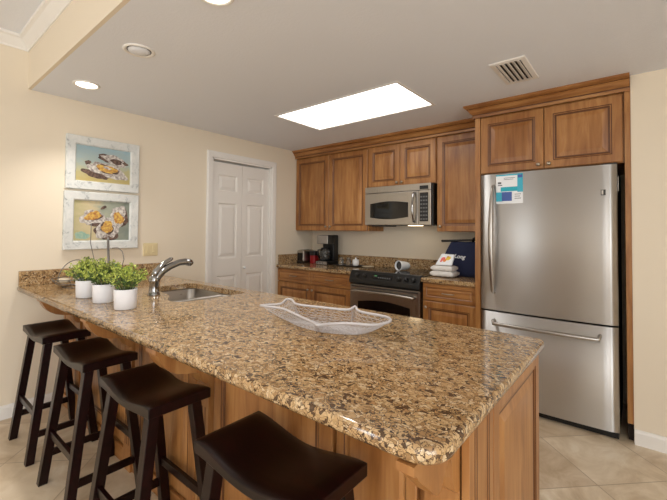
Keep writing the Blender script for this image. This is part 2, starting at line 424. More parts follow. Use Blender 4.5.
# ------------------------------------------------------------------ ceiling fixtures
pl = thing('ceiling_light', ((PX0+PX1)/2, (PY0+PY1)/2, H), 'large rectangular lit diffuser panel recessed in the kitchen ceiling', 'ceiling light')
mb = MB().m('trim'); fr = lambda u, v, d: (u, v, H-d)
rr = [rect_ring(fr, PX0-.02, PX1+.02, PY0-.02, PY1+.02, i, d) for i, d in ((0, -.001), (0, .004), (.018, .006), (.022, .002), (.022, -.012))]
mb.rings(rr, cap0=False, cap1=False); mb.build('frame', pl)
MB().m('diffuser').box(PX0, PX1, PY0, PY1, H+.006, H+.012).build('diffuser', pl)
def can_light(x, y, label, lit):
    c = thing('recessed_light', (x, y, H), label, 'ceiling light', 'round recessed lights')
    MB().m('trim').lathe([(.083, 0), (.083, -.004), (.074, -.009), (.066, -.004), (.062, .0)], (x, y, H), 32, cap0=False, cap1=False).build('trim_ring', c)
    if lit:
        sl = bpy.data.lights.new('can_lamp', 'SPOT'); sl.energy = 21; sl.spot_size = radians(105); sl.spot_blend = .8; sl.shadow_soft_size = .05; sl.color = (1.0, .96, .90)
        so = bpy.data.objects.new('can_lamp', sl); COL.objects.link(so); so.parent = c; so.location = (0, 0, -.02)
    if lit: MB().m('bulb').lathe([(.066, -.002), (.05, -.006), (.001, -.008)], (x, y, H), 28, cap0=True).build('lamp', c)
    else:
        MB().m('gap').lathe([(.066, -.001), (.06, -.0015)], (x, y, H), 28, cap0=False, cap1=True).build('recess', c)
        MB().m('ceil').lathe([(.058, -.001), (.057, -.006), (.03, -.012), (.001, -.014)], (x, y, H), 28).build('eyeball', c)
can_light(.435, -2.83, 'lit round recessed light nearest the left wall', True)
can_light(1.25, -2.82, 'unlit round recessed light between the two lit ones', False)
can_light(2.035, -2.84, 'lit round recessed light cut by the top edge of the picture', True)
VX0, VX1, VY0, VY1 = 2.733, 2.935, -1.405, -1.010
vt = thing('ceiling_vent', ((VX0+VX1)/2, (VY0+VY1)/2, H), 'white slatted air vent in the ceiling in front of the refrigerator cabinet', 'vent')
mb = MB().m('trim'); rr = [rect_ring(fr, VX0, VX1, VY0, VY1, i, d) for i, d in ((0, 0), (.004, .006), (.026, .009), (.03, .009), (.03, .0005))]
mb.rings(rr, cap0=False, cap1=False); mb.build('frame', vt)
box('backing', vt, 'gap', VX0+.028, VX1-.028, VY0+.028, VY1-.028, H-.0015, H-.0005, 0)
for k in range(5):
    x = VX0+.045+k*(VX1-VX0-.09)/4
    MB().m('trim').prism([(x-.011, H-.003), (x-.009, H-.0015), (x+.011, H-.012), (x+.009, H-.0135)], lambda u, v, h: (u, h, v), VY0+.03, VY1-.03).build('slat', vt)

# ------------------------------------------------------------------ upper cabinets
ZU, ZT = 1.3265, 2.235
def upper(x0, x1, z0, doors, label, knobs, y=-.33, name='wall_cabinet', ztop=2.27):
    c = thing(name, ((x0+x1)/2, 0, z0), label, 'cabinet', 'upper cabinets')
    box('carcass', c, 'wood_v', x0, x1, y+.021, -.001, z0, ztop, .001)
    for (a, b), kx in zip(doors, knobs):
        d = raised(MB(), fY(y), a, b, z0+.004, ZT).build('door', c)
        knob(d, (kx, y, z0+.05 if z0 < 1.5 else z0+.035), (0, -1, 0))
    return c
upper(.002, 1.122, ZU, ((.008, .556), (.562, 1.114)), 'double-door upper cabinet in the back left corner above the coffee maker', (.526, .592))
upper(1.124, 1.916, 1.798, ((1.13, 1.516), (1.522, 1.91)), 'short double-door upper cabinet directly above the microwave', (1.49, 1.548))
upper(1.918, 2.402, ZU, ((1.926, 2.396),), 'single-door upper cabinet between microwave and refrigerator panel', (1.962,))
# refrigerator enclosure
pn = box('refrigerator_side_panel', None, 'wood_v', 2.404, 2.446, RY, -.001, 0, 2.27, .001, loc=(2.425, -.34, 0))
tag(pn, 'tall wooden side panel left of the refrigerator', 'panel')
c = upper(2.448, 3.36, 1.787, ((2.452, 2.897), (2.903, 3.352)), 'deep double-door cabinet above the refrigerator', (2.866, 2.934), y=-.68)
pn = box('refrigerator_filler_panel', None, 'wood_v', 3.362, 3.393, RY-.006, -.001, .12, 2.27, .001, loc=(3.377, -.34, 0))
MB().m('gap').box(3.364, 3.391, RY+.04, -.01, 0, .12).build('toe_kick', pn)
tag(pn, 'narrow wooden strip between refrigerator and right wall', 'panel')
CC = [(0, H-.001), (0, 2.243), (.012, 2.243), (.014, 2.262), (.007, 2.266), (.010, 2.272), (.024, 2.284), (.034, 2.302), (.046, 2.310), (.043, 2.316), (.058, 2.324), (.066, 2.330), (.066, H-.001)]
o = sweep([(0.001, -.335), (2.399, -.335), (2.399, -.682), (3.392, -.682)], CC, 'wood_h', 'crown_molding', (1.2, -.33, 2.25), (3, 4, 8))
tag(o, 'stepped wooden crown molding along the tops of all upper cabinets', 'molding')

# ------------------------------------------------------------------ base cabinets
ZC, TH = .914, .036
def base_unit(x0, x1, cols, label, pull_cols):
    c = thing('base_cabinet', ((x0+x1)/2, 0, 0), label, 'cabinet', 'base cabinets along the back wall')
    box('carcass', c, 'wood_v', x0, x1, -.609, -.001, .1, ZC-TH, .001)
    box('toe_kick', c, 'gap', x0, x1, -.55, -.02, 0, .1, 0)
    for (a, b), kx in zip(cols, pull_cols):
        d = raised(MB(), fY(-.63), a, b, .722, .866, SLIM, 'wood_h').build('drawer', c)
        xm = (a+b)/2; bar_pull(d, xm-.05, xm+.05, .794, -.63)
        d = raised(MB(), fY(-.63), a, b, .11, .712).build('door', c)
        knob(d, (kx, -.63, .66), (0, -1, 0))
    return c
base_unit(.002, 1.122, ((.008, .556), (.562, 1.114)), 'wooden base cabinet with two drawers left of the range', (.526, .592))
base_unit(1.918, 2.402, ((1.926, 2.396),), 'single-drawer wooden base cabinet between range and refrigerator', (1.96,))
def counter_edge_box(mb, x0, x1, y0, y1):
    mb.box(x0, x1, y0, y1, ZC-TH, ZC)
ct = thing('corner_countertop', (.55, -.3, ZC), 'brown granite countertop under the coffee maker in the back left corner', 'countertop')
box('slab', ct, 'granite', .001, 1.127, -.648, -.001, ZC-TH, ZC, .006)
MB().m('granite').box(.022, 1.127, -.021, -.001, ZC+.0005, 1.03).box(.001, .022, -.62, -.001, ZC+.0005, 1.03).build('backsplash', ct, bevel=.002)
ct = thing('side_countertop', (2.16, -.3, ZC), 'short granite countertop between range and refrigerator under the navy bag', 'countertop')
box('slab', ct, 'granite', 1.914, 2.402, -.648, -.001, ZC-TH, ZC, .006)
MB().m('granite').box(1.913, 2.402, -.021, -.001, ZC+.0005, 1.03).build('backsplash', ct, bevel=.002)
sp = box('range_backsplash', None, 'granite', 1.128, 1.912, -.021, -.001, .80, 1.03, .002, loc=(1.52, -.01, .8))
tag(sp, 'strip of dark granite backsplash behind the range', 'backsplash')

# ------------------------------------------------------------------ range
X0, X1 = 1.131, 1.911
rg = thing('range', (1.52, -.33, 0), 'stainless steel slide-in range with black cooktop and arched oven window', 'range')
box('body', rg, 'black', X0, X1, -.60, -.03, .04, .90, .003)
box('plinth', rg, 'black', X0+.02, X1-.02, -.56, -.08, 0, .04, .001)
cook = box('cooktop', rg, 'blackglass', X0-.003, X1+.003, -.60, -.025, .901, .922, .004)
for (x, y, r) in ((1.33, -.42, .095), (1.72, -.42, .11), (1.33, -.17, .075), (1.72, -.17, .075)):
    MB().m('dkgrey').lathe([(r, .9221), (r, .9226), (r-.004, .9226), (r-.004, .9221)], (x, y, 0), 32, cap0=False, cap1=False).build('burner_ring', cook)
mb = MB().m('black').prism([(-.598, .80), (-.668, .80), (-.676, .815), (-.672, .845), (-.632, .928), (-.598, .928)], lambda u, v, h: (h, u, v), X0, X1)
cp = mb.build('control_panel', rg, bevel=.004)
nrm = Vector((0, -.083, .040)).normalized(); tl = Vector((0, .040, .083)).normalized()
def on_panel(x, t, h): # point on the sloped control panel
    return Vector((x, -.672, .845)) + tl*t + Vector((0, nrm.y, nrm.z))*h
for x in (1.225, 1.315, 1.70, 1.775, 1.85):
    rr = []
    for r, h in ((.021, 0), (.021, .006), (.017, .009), (.016, .024), (.012, .026), (.001, .026)):
        rr.append([on_panel(x+r*cos(2*pi*i/18), .042+r*sin(2*pi*i/18), h) for i in range(18)])
    mb = MB().m('black').rings(rr, smooth=True)
    mb.m('key'); a = [on_panel(x+dx, .042+dz, .0265) for dx, dz in ((-.002, .0), (.002, .0), (.002, .014), (-.002, .014))]; mb.face([mb.bm.verts.new(p) for p in a])
    mb.build('knob', cp)
mb = MB().m('blackglass'); mb.rings([[on_panel(x, t, h) for x, t in ((1.40, .018), (1.62, .018), (1.62, .07), (1.40, .07))] for h in (0, .001)])
mb.m('green_led'); mb.rings([[on_panel(x, t, h) for x, t in ((1.425, .045), (1.455, .045), (1.455, .06), (1.425, .06))] for h in (.001, .0014)])
mb.m('key')
for k in range(6): mb.rings([[on_panel(1.47+k*.024+dx, .03+dz, h) for dx, dz in ((0, 0), (.014, 0), (.014, .012), (0, .012))] for h in (.001, .0014)])
mb.build('display', cp)
# oven door with arched window
od = thing  # noqa
mb = MB().m('steel'); fn = fY(-.655)
mb.box(X0+.004, X1-.004, -.655, -.602, .195, .788)
odoor = mb.build('oven_door', rg, bevel=.004)
def arched(u0, u1, v0, v1, rise, n=14):
    return [(u0, v0), (u1, v0)] + [(u1-(u1-u0)*k/n, v1 + rise*sin(pi*k/n)) for k in range(n+1)]
MB().m('blackglass').prism(arched(X0+.1, X1-.1, .30, .625, .03), lambda u, v, h: (u, h, v), -.6545, -.6575).build('window', odoor)
MB().m('dkgrey').box(X0+.02, X1-.02, -.657, -.6545, .765, .778).build('vent_slot', odoor)
n = 14
MB().m('steel').tube([(X0+.055, -.654, .728), (X0+.055, -.69, .728)] + [(X0+.06+(X1-X0-.12)*k/n, -.695-.018*sin(pi*k/n), .728+.012*sin(pi*k/n)) for k in range(n+1)] + [(X1-.055, -.69, .728), (X1-.055, -.654, .728)], .012, 12).build('handle', odoor)
dr = box('drawer', rg, 'steel', X0+.004, X1-.004, -.655, -.602, .05, .187, .004)
MB().m('steel').tube([(X0+.15, -.654, .15), (X0+.15, -.68, .15), (X1-.15, -.68, .15), (X1-.15, -.654, .15)], .008, 10).build('handle', dr)

# ------------------------------------------------------------------ microwave
mw = thing('microwave', (1.518, -.2, 1.389), 'stainless steel over-the-range microwave with dark window and keypad', 'microwave')
A0, A1, Z0, Z1 = 1.136, 1.906, 1.389, 1.794
box('body', mw, 'black', A0+.002, A1, -.372, -.002, Z0, Z1, .002)
fr_ = MB().m('steel').box(A0, A1-.012, -.40, -.373, 1.728, Z1).build('vent_panel', mw, bevel=.003)
MB().m('black').box(1.778, 1.868, -.4015, -.3995, 1.737, 1.772).build('display', fr_)
dd = MB().m('steel').box(A0, 1.762, -.402, -.373, Z0+.002, 1.725).build('door', mw, bevel=.004)
def bowed(u0, u1, v0, v1, b, n=10):
    return [(u0+(u1-u0)*k/n, v0 - b*sin(pi*k/n)) for k in range(n+1)] + [(u1-(u1-u0)*k/n, v1 + b*sin(pi*k/n)) for k in range(n+1)]
MB().m('blackglass').prism(bowed(1.205, 1.655, 1.47, 1.615, .02), lambda u, v, h: (u, h, v), -.4015, -.4035).build('window', dd)
MB().m('chrome').tube([(1.725, -.401, 1.42), (1.725, -.425, 1.43)] + [(1.725, -.43-.022*sin(pi*k/8), 1.44+.25*k/8) for k in range(9)] + [(1.725, -.425, 1.70), (1.725, -.401, 1.71)], .011, 10).build('handle', dd)
cp = MB().m('steel').box(1.765, A1-.012, -.40, -.373, Z0+.002, 1.725).build('control_panel', mw, bevel=.003)
mb = MB().m('black').box(1.778, 1.868, -.4015, -.3995, 1.425, 1.705); mb.m('key')
for r in range(7):
    for k in range(3):
        mb.box(1.786+k*.027, 1.806+k*.027, -.4022, -.401, 1.44+r*.036, 1.455+r*.036)
mb.build('keypad', cp)
box('vent_grille', mw, 'dkgrey', A0+.04, 1.35, -.33, -.1, Z0-.012, Z0-.0005, .002)
MB().m('hoodlamp').box(1.60, 1.72, -.30, -.20, Z0-.006, Z0-.0005).build('cooktop_lamp', mw)

# ------------------------------------------------------------------ refrigerator
FX0, FX1, FYF = 2.456, 3.322, -.640
fg = thing('refrigerator', (2.89, -.35, 0), 'stainless steel bottom-freezer refrigerator with two long curved handles', 'refrigerator')
box('body', fg, 'dkgrey', FX0+.004, FX1-.004, FYF+.002, -.03, .035, 1.765, .004)
def fdoor(z0, z1):
    n = 20; front = []
    for k in range(n+1):
        t = k/n; x = FX0 + (FX1-FX0)*t
        e = min(t, 1-t)*(FX1-FX0); round_ = .012*(max(0, 1-e/.014))**2
        front.append((x, -.703 - .016*(1-(2*t-1)**2) + round_))
    poly = [(FX1, FYF), (FX0, FYF)] + front
    mb = MB().m('fridge'); ring = lambda z: [(x, y, z) for x, y in poly]
    R0, R1 = [mb.bm.verts.new(p) for p in ring(z0)], [mb.bm.verts.new(p) for p in ring(z1)]
    for i in range(len(poly)):
        j = (i+1) % len(poly); mb.face([R0[i], R0[j], R1[j], R1[i]], 2 <= i < len(poly)-1)
    mb.face(R0[::-1]); mb.face(R1); return mb
fd = fdoor(.727, 1.776).build('refrigerator_door', fg)
fz = fdoor(.045, .715).build('freezer_drawer', fg)
n = 16
MB().m('steel').tube([(2.557, -.705, .86), (2.557, -.735, .87)] + [(2.557, -.745-.035*sin(pi*k/n), .885+.775*k/n) for k in range(n+1)] + [(2.557, -.735, 1.675), (2.557, -.705, 1.685)], [.012]*2+[.013+.007*sin(pi*k/n) for k in range(n+1)]+[.012]*2, 12).build('handle', fd)
MB().m('steel').tube([(2.56, -.71, .653), (2.56, -.745, .653)] + [(2.565+.655*k/n, -.75-.035*sin(pi*k/n), .632+.006*sin(pi*k/n)) for k in range(n+1)] + [(3.225, -.745, .653), (3.225, -.70, .653)], [.012]*2+[.014]*(n+1)+[.012]*2, 12).build('handle', fz)
MB().m('dkgrey').box(3.236, 3.262, -.7112, -.705, 1.575, 1.612).m('steel').box(3.240, 3.250, -.7122, -.711, 1.58, 1.607).build('emblem', fd)
box('hinge_cover', fg, 'dkgrey', 3.24, 3.322, -.69, -.60, 1.777, 1.786, .002)
MB().m('chrome').box(3.323, 3.329, -.66, -.635, 1.60, 1.70).build('hinge', fg, bevel=.003)
box('toe_grille', fg, 'black', FX0+.004, FX1-.004, -.69, -.1, .004, .04, .003)
for x in (FX0+.05, FX1-.05):
    MB().m('black').lathe([(.02, 0), (.022, .01), (.02, .02)], (x, -.66, 0), 14).build('foot', fg)
nt_ = thing('paper_notice', (2.67, -.712, 1.655), 'blue and white printed notice stuck to the refrigerator door top', 'notice')
def fy_front(x): t = (x-FX0)/(FX1-FX0); return -.703-.016*(1-(2*t-1)**2)
mb = MB().m('paper')
U0, U1, V0, V1 = 2.577, 2.768, 1.543, 1.765
def patch(mb, a, b, c, d, h):
    xs = [U0+(U1-U0)*(a+(b-a)*k/6) for k in range(7)]; z0, z1 = V0+(V1-V0)*c, V0+(V1-V0)*d
    ring = lambda h_: [(x, fy_front(x)-h_, z0) for x in xs] + [(x, fy_front(x)-h_, z1) for x in xs[::-1]]
    mb.rings([ring(.0003), ring(h)])
patch(mb, 0, 1, 0, 1, .001)
sh = mb.build('sheet', nt_)
mb = MB()
for key, a, b, c, d, h in (('cyan', 0, .80, .955, 1, .0013), ('cyan', .8, 1, .38, 1, .0013), ('blueprint', .82, .98, .86, .96, .0016), ('teal', .18, .8, .42, .57, .0014), ('cyan', .0, .25, .08, .40, .0013), ('blueprint', .22, .6, .09, .40, .0016),
                           ('key', .07, .2, .68, .75, .0013), ('key', .07, .24, .62, .65, .0013), ('key', .70, .93, .30, .32, .0013), ('key', .70, .9, .23, .25, .0013), ('key', .70, .93, .16, .18, .0013), ('key', .3, .72, .87, .885, .0013), ('key', .3, .66, .82, .835, .0013)):
    mb.m(key); patch(mb, a, b, c, d, h)
mb.build('print', nt_)

# ------------------------------------------------------------------ peninsula
PL, PYA, PYB = 3.152, -3.10, -2.08
SX0, SX1, SY0, SY1 = .74, 1.43, -2.53, -2.175      # sink cutout
def rrect(x0, x1, y0, y1, r, n=6):
    pts = []
    for cx, cy, a0 in ((x1-r, y0+r, -90), (x1-r, y1-r, 0), (x0+r, y1-r, 90), (x0+r, y0+r, 180)):
        for k in range(n+1):
            a = radians(a0+90*k/n); pts.append((cx+r*cos(a), cy+r*sin(a)))
    return pts
pt = thing('peninsula_countertop', (1.6, -2.6, ZC), 'long glossy speckled granite breakfast bar countertop with a sink cutout', 'countertop')
mb = MB().m('granite')
# outline with a rounded front corner
PYE = -3.074
outer = [(.001, PYA)] + [(PL-.07+.07*sin(radians(a)), PYE+.07-.07*cos(radians(a))) for a in range(0, 91, 15)] + [(PL-.03+.03*cos(radians(a)), PYB-.03+.03*sin(radians(a))) for a in range(0, 91, 30)] + [(.001, PYB)]
def sink_outline(e):
    pts = [(SX1-.10, -2.655), (SX1-.05, -2.645), (SX1-.015, -2.615), (SX1, -2.57), (SX1, SY1+.05), (SX1-.015, SY1+.015), (SX1-.05, SY1), (SX0+.05, SY1), (SX0+.015, SY1-.0+.0-(-.015)), (SX0, SY1+.05)]
    pts = [(SX1-.10, -2.655), (SX1-.05, -2.645), (SX1-.015, -2.615), (SX1, -2.57), (SX1, SY1-.05), (SX1-.015, SY1-.015), (SX1-.05, SY1), (SX0+.05, SY1), (SX0+.015, SY1-.015), (SX0, SY1-.05), (SX0, -2.46), (SX0+.015, -2.495), (SX0+.05, -2.51), (.95, -2.53), (1.13, -2.56), (1.20, -2.595), (1.27, -2.64)]
    return pts if not e else off(pts, -e)
def off(poly, d):
    out = []; n_ = len(poly)
    for i in range(n_):
        p, a, b = Vector(poly[i]), Vector(poly[i-1]), Vector(poly[(i+1) % n_])
        t1, t2 = (p-a).normalized(), (b-p).normalized()
        n1, n2 = Vector((t1.y, -t1.x)), Vector((t2.y, -t2.x)); m_ = (n1+n2).normalized(); m_ = m_/max(.3, m_.dot(n1))
        q = p - m_*d
        if abs(p.x) < .01: q.x = p.x
        out.append((q.x, q.y))
    return out
inner = sink_outline(0)
def cap(z, o_poly, i_poly, up):
    bm = mb.bm; ov = [bm.verts.new((x, y, z)) for x, y in o_poly]; iv = [bm.verts.new((x, y, z)) for x, y in i_poly]
    es = [bm.edges.new((ov[k], ov[(k+1) % len(ov)])) for k in range(len(ov))] + [bm.edges.new((iv[k], iv[(k+1) % len(iv)])) for k in range(len(iv))]
    r_ = bmesh.ops.triangle_fill(bm, use_beauty=True, use_dissolve=False, edges=es)
    return ov, iv
T2 = .037
prof = [(.010, 0), (.004, -.003), (.001, -.008), (0, -.016), (0, -.023), (.003, -.032), (.008, -.037)]
ovt, ivt = cap(ZC, off(outer, .010), inner, True)
prev = ovt
for d, dz in prof[1:-1]:
    cur = [mb.bm.verts.new((x, y, ZC+dz)) for x, y in off(outer, d)]
    for k in range(len(cur)): mb.face([prev[k], prev[(k+1) % len(cur)], cur[(k+1) % len(cur)], cur[k]], True)
    prev = cur
ovb, ivb = cap(ZC-T2, off(outer, .008), inner, False)
for k in range(len(prev)): mb.face([prev[k], prev[(k+1) % len(prev)], ovb[(k+1) % len(prev)], ovb[k]], True)
for k in range(len(ivt)): mb.face([ivt[k], ivt[(k+1) % len(ivt)], ivb[(k+1) % len(ivt)], ivb[k]])
mb.build('slab', pt)
box('backsplash', pt, 'granite', .001, .022, PYA+.005, PYB, ZC+.0005, 1.022, .002)

# base of the peninsula
PFY, PEX = -2.81, 3.125
pb = thing('peninsula_cabinet', (1.55, -2.45, 0), 'maple peninsula base with raised panels and scrolled corbels under the bar', 'cabinet')
mb = MB().m('wood_v')
ZP = ZC-T2-.001
mb.box(.016, .70, PFY, -2.12, .0, ZP).box(1.47, PEX-.02, PFY, -2.12, 0, ZP).box(.70, 1.47, PFY, -2.70, 0, ZP).box(.70, 1.47, -2.70, -2.12, 0, .55)
mb.box(.70, 1.47, -2.14, -2.12, .55, ZP)
mb.build('carcass', pb, bevel=.001)
posts = (.40, 1.235, 1.985, 3.056)
for px in posts:
    w = .045
    mb = MB().m('wood_v').box(px-w, px+w, PFY-.028, PFY-.0005, .001, ZP-.0005)
    mb.m('glaze')
    for dx in (-.022, 0, .022): mb.box(px+dx-.003, px+dx+.003, PFY-.0292, PFY-.0275, .14, ZP-.30)
    mb.build('pilaster', pb, bevel=.002)
    zt = ZP-.002
    cprof = [(0, 0), (.225, 0), (.225, -.018), (.212, -.024), (.206, -.034), (.19, -.05), (.172, -.066), (.152, -.085), (.135, -.103), (.12, -.112), (.106, -.110), (.094, -.098), (.08, -.078), (.066, -.064), (.052, -.066), (.046, -.082), (.044, -.115), (.034, -.15), (.016, -.165), (0, -.168)]
    yb = PFY-.029
    last = px == posts[-1]
    ca, cb = (3.064, 3.102) if last else (px-.035, px+.045)
    if last: cprof = [(u*1.04, v*.98) for u, v in cprof]
    else: cprof = [(0, 0), (.225, 0), (.225, -.02), (.214, -.028), (.208, -.045), (.194, -.07), (.17, -.095), (.14, -.113), (.10, -.124), (.06, -.13), (.04, -.14), (.03, -.175), (.015, -.19), (0, -.192)]
    mb = MB().m('wood_v').prism(cprof, lambda u, v, h: (h, yb-u, zt+v), ca, cb)
    for sx in (() if last else (ca-.0005, cb+.0005)):     # carved scroll line on each side
        mb.tube([(sx, yb-.12-.03*cos(a*.35)*(1-a*.05), zt-.04-.03*sin(a*.35)*(1-a*.05)) for a in range(0, 17)], .004, 6)
    mb.build('corbel', pb)
bays = [(.06, .335), (.47, 1.17), (1.30, 1.92), (2.055, 2.70), (2.715, 2.985)]
for a, b in bays:
    big = b-a > .4
    raised(MB(), fY(PFY-.021), a, b, .12, ZP-.03, RAISED if big else SLIM).build('panel', pb)
sweepb = [(0, 0), (.016, 0), (.016, .07), (.010, .085), (.002, .09), (0, .09)]
# end panel and fluted end post
fe = fX(PEX)
mb = MB().m('wood_v').box(PEX-.019, PEX, PFY-.028, -2.654, .001, ZP); mb.m('glaze')
for y in (-2.80, -2.785, -2.705, -2.69): mb.box(PEX-.001, PEX+.0008, y-.003, y+.003, .12, ZP-.02)
mb.build('end_post', pb, bevel=.002)
raised(MB(), fe, -2.652, -2.068, .10, ZP-.004).build('end_panel', pb)
MB().m('wood_v').box(PEX+.0005, PEX+.012, -2.83, -2.07, .001, .09).build('base_molding', pb, bevel=.003)
MB().m('wood_h').box(.016, PEX-.02, PFY-.016, PFY-.001, .001, .09).build('base_molding', pb, bevel=.003)

# sink and faucet
sk = thing('double_sink', ((SX0+SX1)/2, (SY0+SY1)/2, ZC-T2-.2), 'undermount stainless double-bowl sink in the peninsula', 'sink')
zr = ZC-T2-.001
DX = 1.165
for k, (a, b, dep, y0) in enumerate(((SX0-.012, DX-.012, .20, -2.565), (DX+.012, SX1+.012, .16, -2.665))):
    mb = MB().m('steel'); y1 = SY1+.012
    prof = [(-.012, -.003), (-.010, 0), (0, 0), (.004, -.006), (.010, -dep+.03), (.02, -dep+.01), (.04, -dep), (.12, -dep-.004)]
    rr = [[(x, y, zr + z) for x, y in rrect(a+i, b-i, y0+i, y1-i, max(.012, .06-i*.3))] for i, z in prof]
    mb.rings(rr, cap0=False, cap1=True, smooth=True)
    bw = mb.build('bowl', sk)
    MB().m('chrome').lathe([(.04, 0), (.036, .004), (.02, .001), (.001, .001)], ((a+b)/2, (y0+y1)/2, zr-dep-.0035), 20).build('drain', bw)
fc = thing('faucet', (1.062, -2.622, ZC), 'chrome single-lever faucet with pull-out spout at the sink', 'faucet')
bx, by = 1.062, -2.622
MB().m('chrome').lathe([(.038, 0), (.038, .006), (.033, .012), (.030, .03), (.029, .075), (.033, .085), (.033, .105), (.026, .12), (.001, .126)], (bx, by, ZC), 24).build('body', fc)
MB().m('chrome').tube([(bx, by+.002, ZC+.07), (bx, by+.02, ZC+.115), (bx, by+.055, ZC+.15), (bx, by+.105, ZC+.176), (bx, by+.16, ZC+.194), (bx, by+.205, ZC+.198), (bx, by+.24, ZC+.19), (bx, by+.252, ZC+.18)], [.022, .025, .024, .022, .021, .023, .024, .018], 14).build('spout', fc)
MB().m('chrome').tube([(bx, by+.0, ZC+.115), (bx, by+.01, ZC+.145), (bx, by+.035, ZC+.175), (bx, by+.07, ZC+.202), (bx, by+.105, ZC+.22), (bx, by+.118, ZC+.223)], [.024, .022, .017, .014, .013, .008], 12).build('lever', fc)

# ------------------------------------------------------------------ bar stools
def make_stool():
    t = thing('bar_stool', (0, 0, 0), 'x', 'bar stool', 'dark saddle stools along the breakfast bar')
    nx, ny, w, d, z = 18, 8, .458, .245, .706
    mb = MB().m('espresso'); top, bot = [], []
    def zx(x): return z - .030*(.5+.5*cos(2*pi*x/w))
    for i in range(nx+1):
        x = -w/2 + w*i/nx; rt, rb = [], []
        for j in range(ny+1):
            y = -d/2 + d*j/ny
            e = min(w/2-abs(x), d/2-abs(y)); rnd = .006*max(0, 1-e/.012)**2
            rt.append(mb.bm.verts.new((x, y, zx(x)-rnd))); rb.append(mb.bm.verts.new((x, y, zx(x)*.55+z*.45-.043)))
        top.append(rt); bot.append(rb)
    for i in range(nx):
        for j in range(ny):
            mb.face([top[i][j], top[i+1][j], top[i+1][j+1], top[i][j+1]], True); mb.face([bot[i][j], bot[i][j+1], bot[i+1][j+1], bot[i+1][j]], True)
        mb.face([top[i][0], bot[i][0], bot[i+1][0], top[i+1][0]]); mb.face([top[i][ny], top[i+1][ny], bot[i+1][ny], bot[i][ny]])
    for j in range(ny):
        mb.face([top[0][j], top[0][j+1], bot[0][j+1], bot[0][j]]); mb.face([top[nx][j], bot[nx][j], bot[nx][j+1], top[nx][j+1]])
    mb.build('seat', t, bevel=.003)
    T = lambda sx, sy: Vector((sx*.172, sy*.083, .653)); B = lambda sx, sy: Vector((sx*.203, sy*.163, 0))
    for sx in (-1, 1):
        for sy in (-1, 1): MB().m('espresso').beam(T(sx, sy), B(sx, sy), .040, .040).build('leg', t, bevel=.002)
    P = lambda sx, sy, z_: B(sx, sy).lerp(T(sx, sy), z_/.653)
    for sy in (-1, 1):
        a, b = P(-1, sy, .255), P(1, sy, .255)
        MB().m('espresso').box(a.x+.012, b.x-.012, a.y-.009, a.y+.009, .238, .272).build('stretcher', t, bevel=.002)
    for sx in (-1, 1):
        a, b = P(sx, -1, .15), P(sx, 1, .15)
        MB().m('espresso').box(a.x-.009, a.x+.009, a.y+.012, b.y-.012, .133, .167).build('stretcher', t, bevel=.002)
    return t
stool = make_stool()
for k, (x, y, rz, lab) in enumerate(((.565, -3.005, 0, 'dark saddle bar stool nearest the left wall'), (1.225, -3.003, 0, 'dark saddle bar stool in front of the three potted plants, second from the left wall'),
                        (1.885, -3.003, 0, 'dark saddle bar stool third from the left wall, beside the nearest one'), (2.635, -3.0, 0, 'nearest dark saddle bar stool, cut off by the bottom of the picture'))):
    s = stool if k == 0 else copy_tree(stool)
    s.location = (x, y, 0); s.rotation_euler = (0, 0, rz); s['label'] = lab

# ------------------------------------------------------------------ paintings
def blob(mb, key, cy, cz, ry, rz, ang, d0, d1, jag=.12, n=48, seed=0):
    rnd = random.Random(seed); pts = []; ph = [rnd.random()*6.28 for _ in range(4)]
    for k in range(n):
        a = 2*pi*k/n; r = 1+jag*(.9*sin(2*a+ph[0])+.7*sin(3*a+ph[1])+.55*sin(5*a+ph[2])+.35*sin(9*a+ph[3]))
        u, v = ry*cos(a)*r, rz*sin(a)*r
        pts.append((cy+u*cos(ang)-v*sin(ang), cz+u*sin(ang)+v*cos(ang)))
    mb.m(key).rings([[(d0, u, v) for u, v in pts], [(d1, u, v) for u, v in pts]], cap0=False)
def painting(y0, y1, z0, z1, label, canvas, blobs, seed):
    t = thing('oyster_painting', (0.001, (y0+y1)/2, (z0+z1)/2), label, 'painting', 'framed oyster paintings')
    mb = MB().m('distress')
    rr = [rect_ring(fX(.002), y0, y1, z0, z1, i, d) for i, d in ((0, 0), (0, .026), (.004, .030), (.060, .026), (.066, .020), (.070, .010), (.070, 0))]
    mb.rings(rr, cap0=False, cap1=False); mb.build('frame', t)
    box('canvas', t, canvas, .003, .0115, y0+.0695, y1-.0695, z0+.0695, z1-.0695, 0)
    mb = MB()
    for q, b in enumerate(blobs): blob(mb, *b[:6], .0112, .0118+q*.0004, *(b[6:] or (.12,)), seed=seed+q)
    mb.build('painted_oysters', t); return t
painting(-2.832, -2.290, 1.643, 2.066, 'upper framed painting of two oysters on a blue and yellow ground', 'canvas_a', [
    ('oy_dark', -2.615, 1.775, .10, .035, -.2), ('oy_dark', -2.68, 1.862, .022, .018, 0), ('oy_white', -2.53, 1.812, .135, .062, -.25, .14), ('oy_dark', -2.50, 1.905, .105, .036, -.2), ('oy_white', -2.485, 1.905, .095, .036, -.2, .18), ('oy_dark', -2.47, 1.895, .05, .02, -.2),
    ('oy_dark', -2.535, 1.822, .078, .036, -.15), ('oy_yellow', -2.54, 1.825, .072, .032, -.15), ('oy_white', -2.54, 1.835, .03, .01, -.2)], 1)
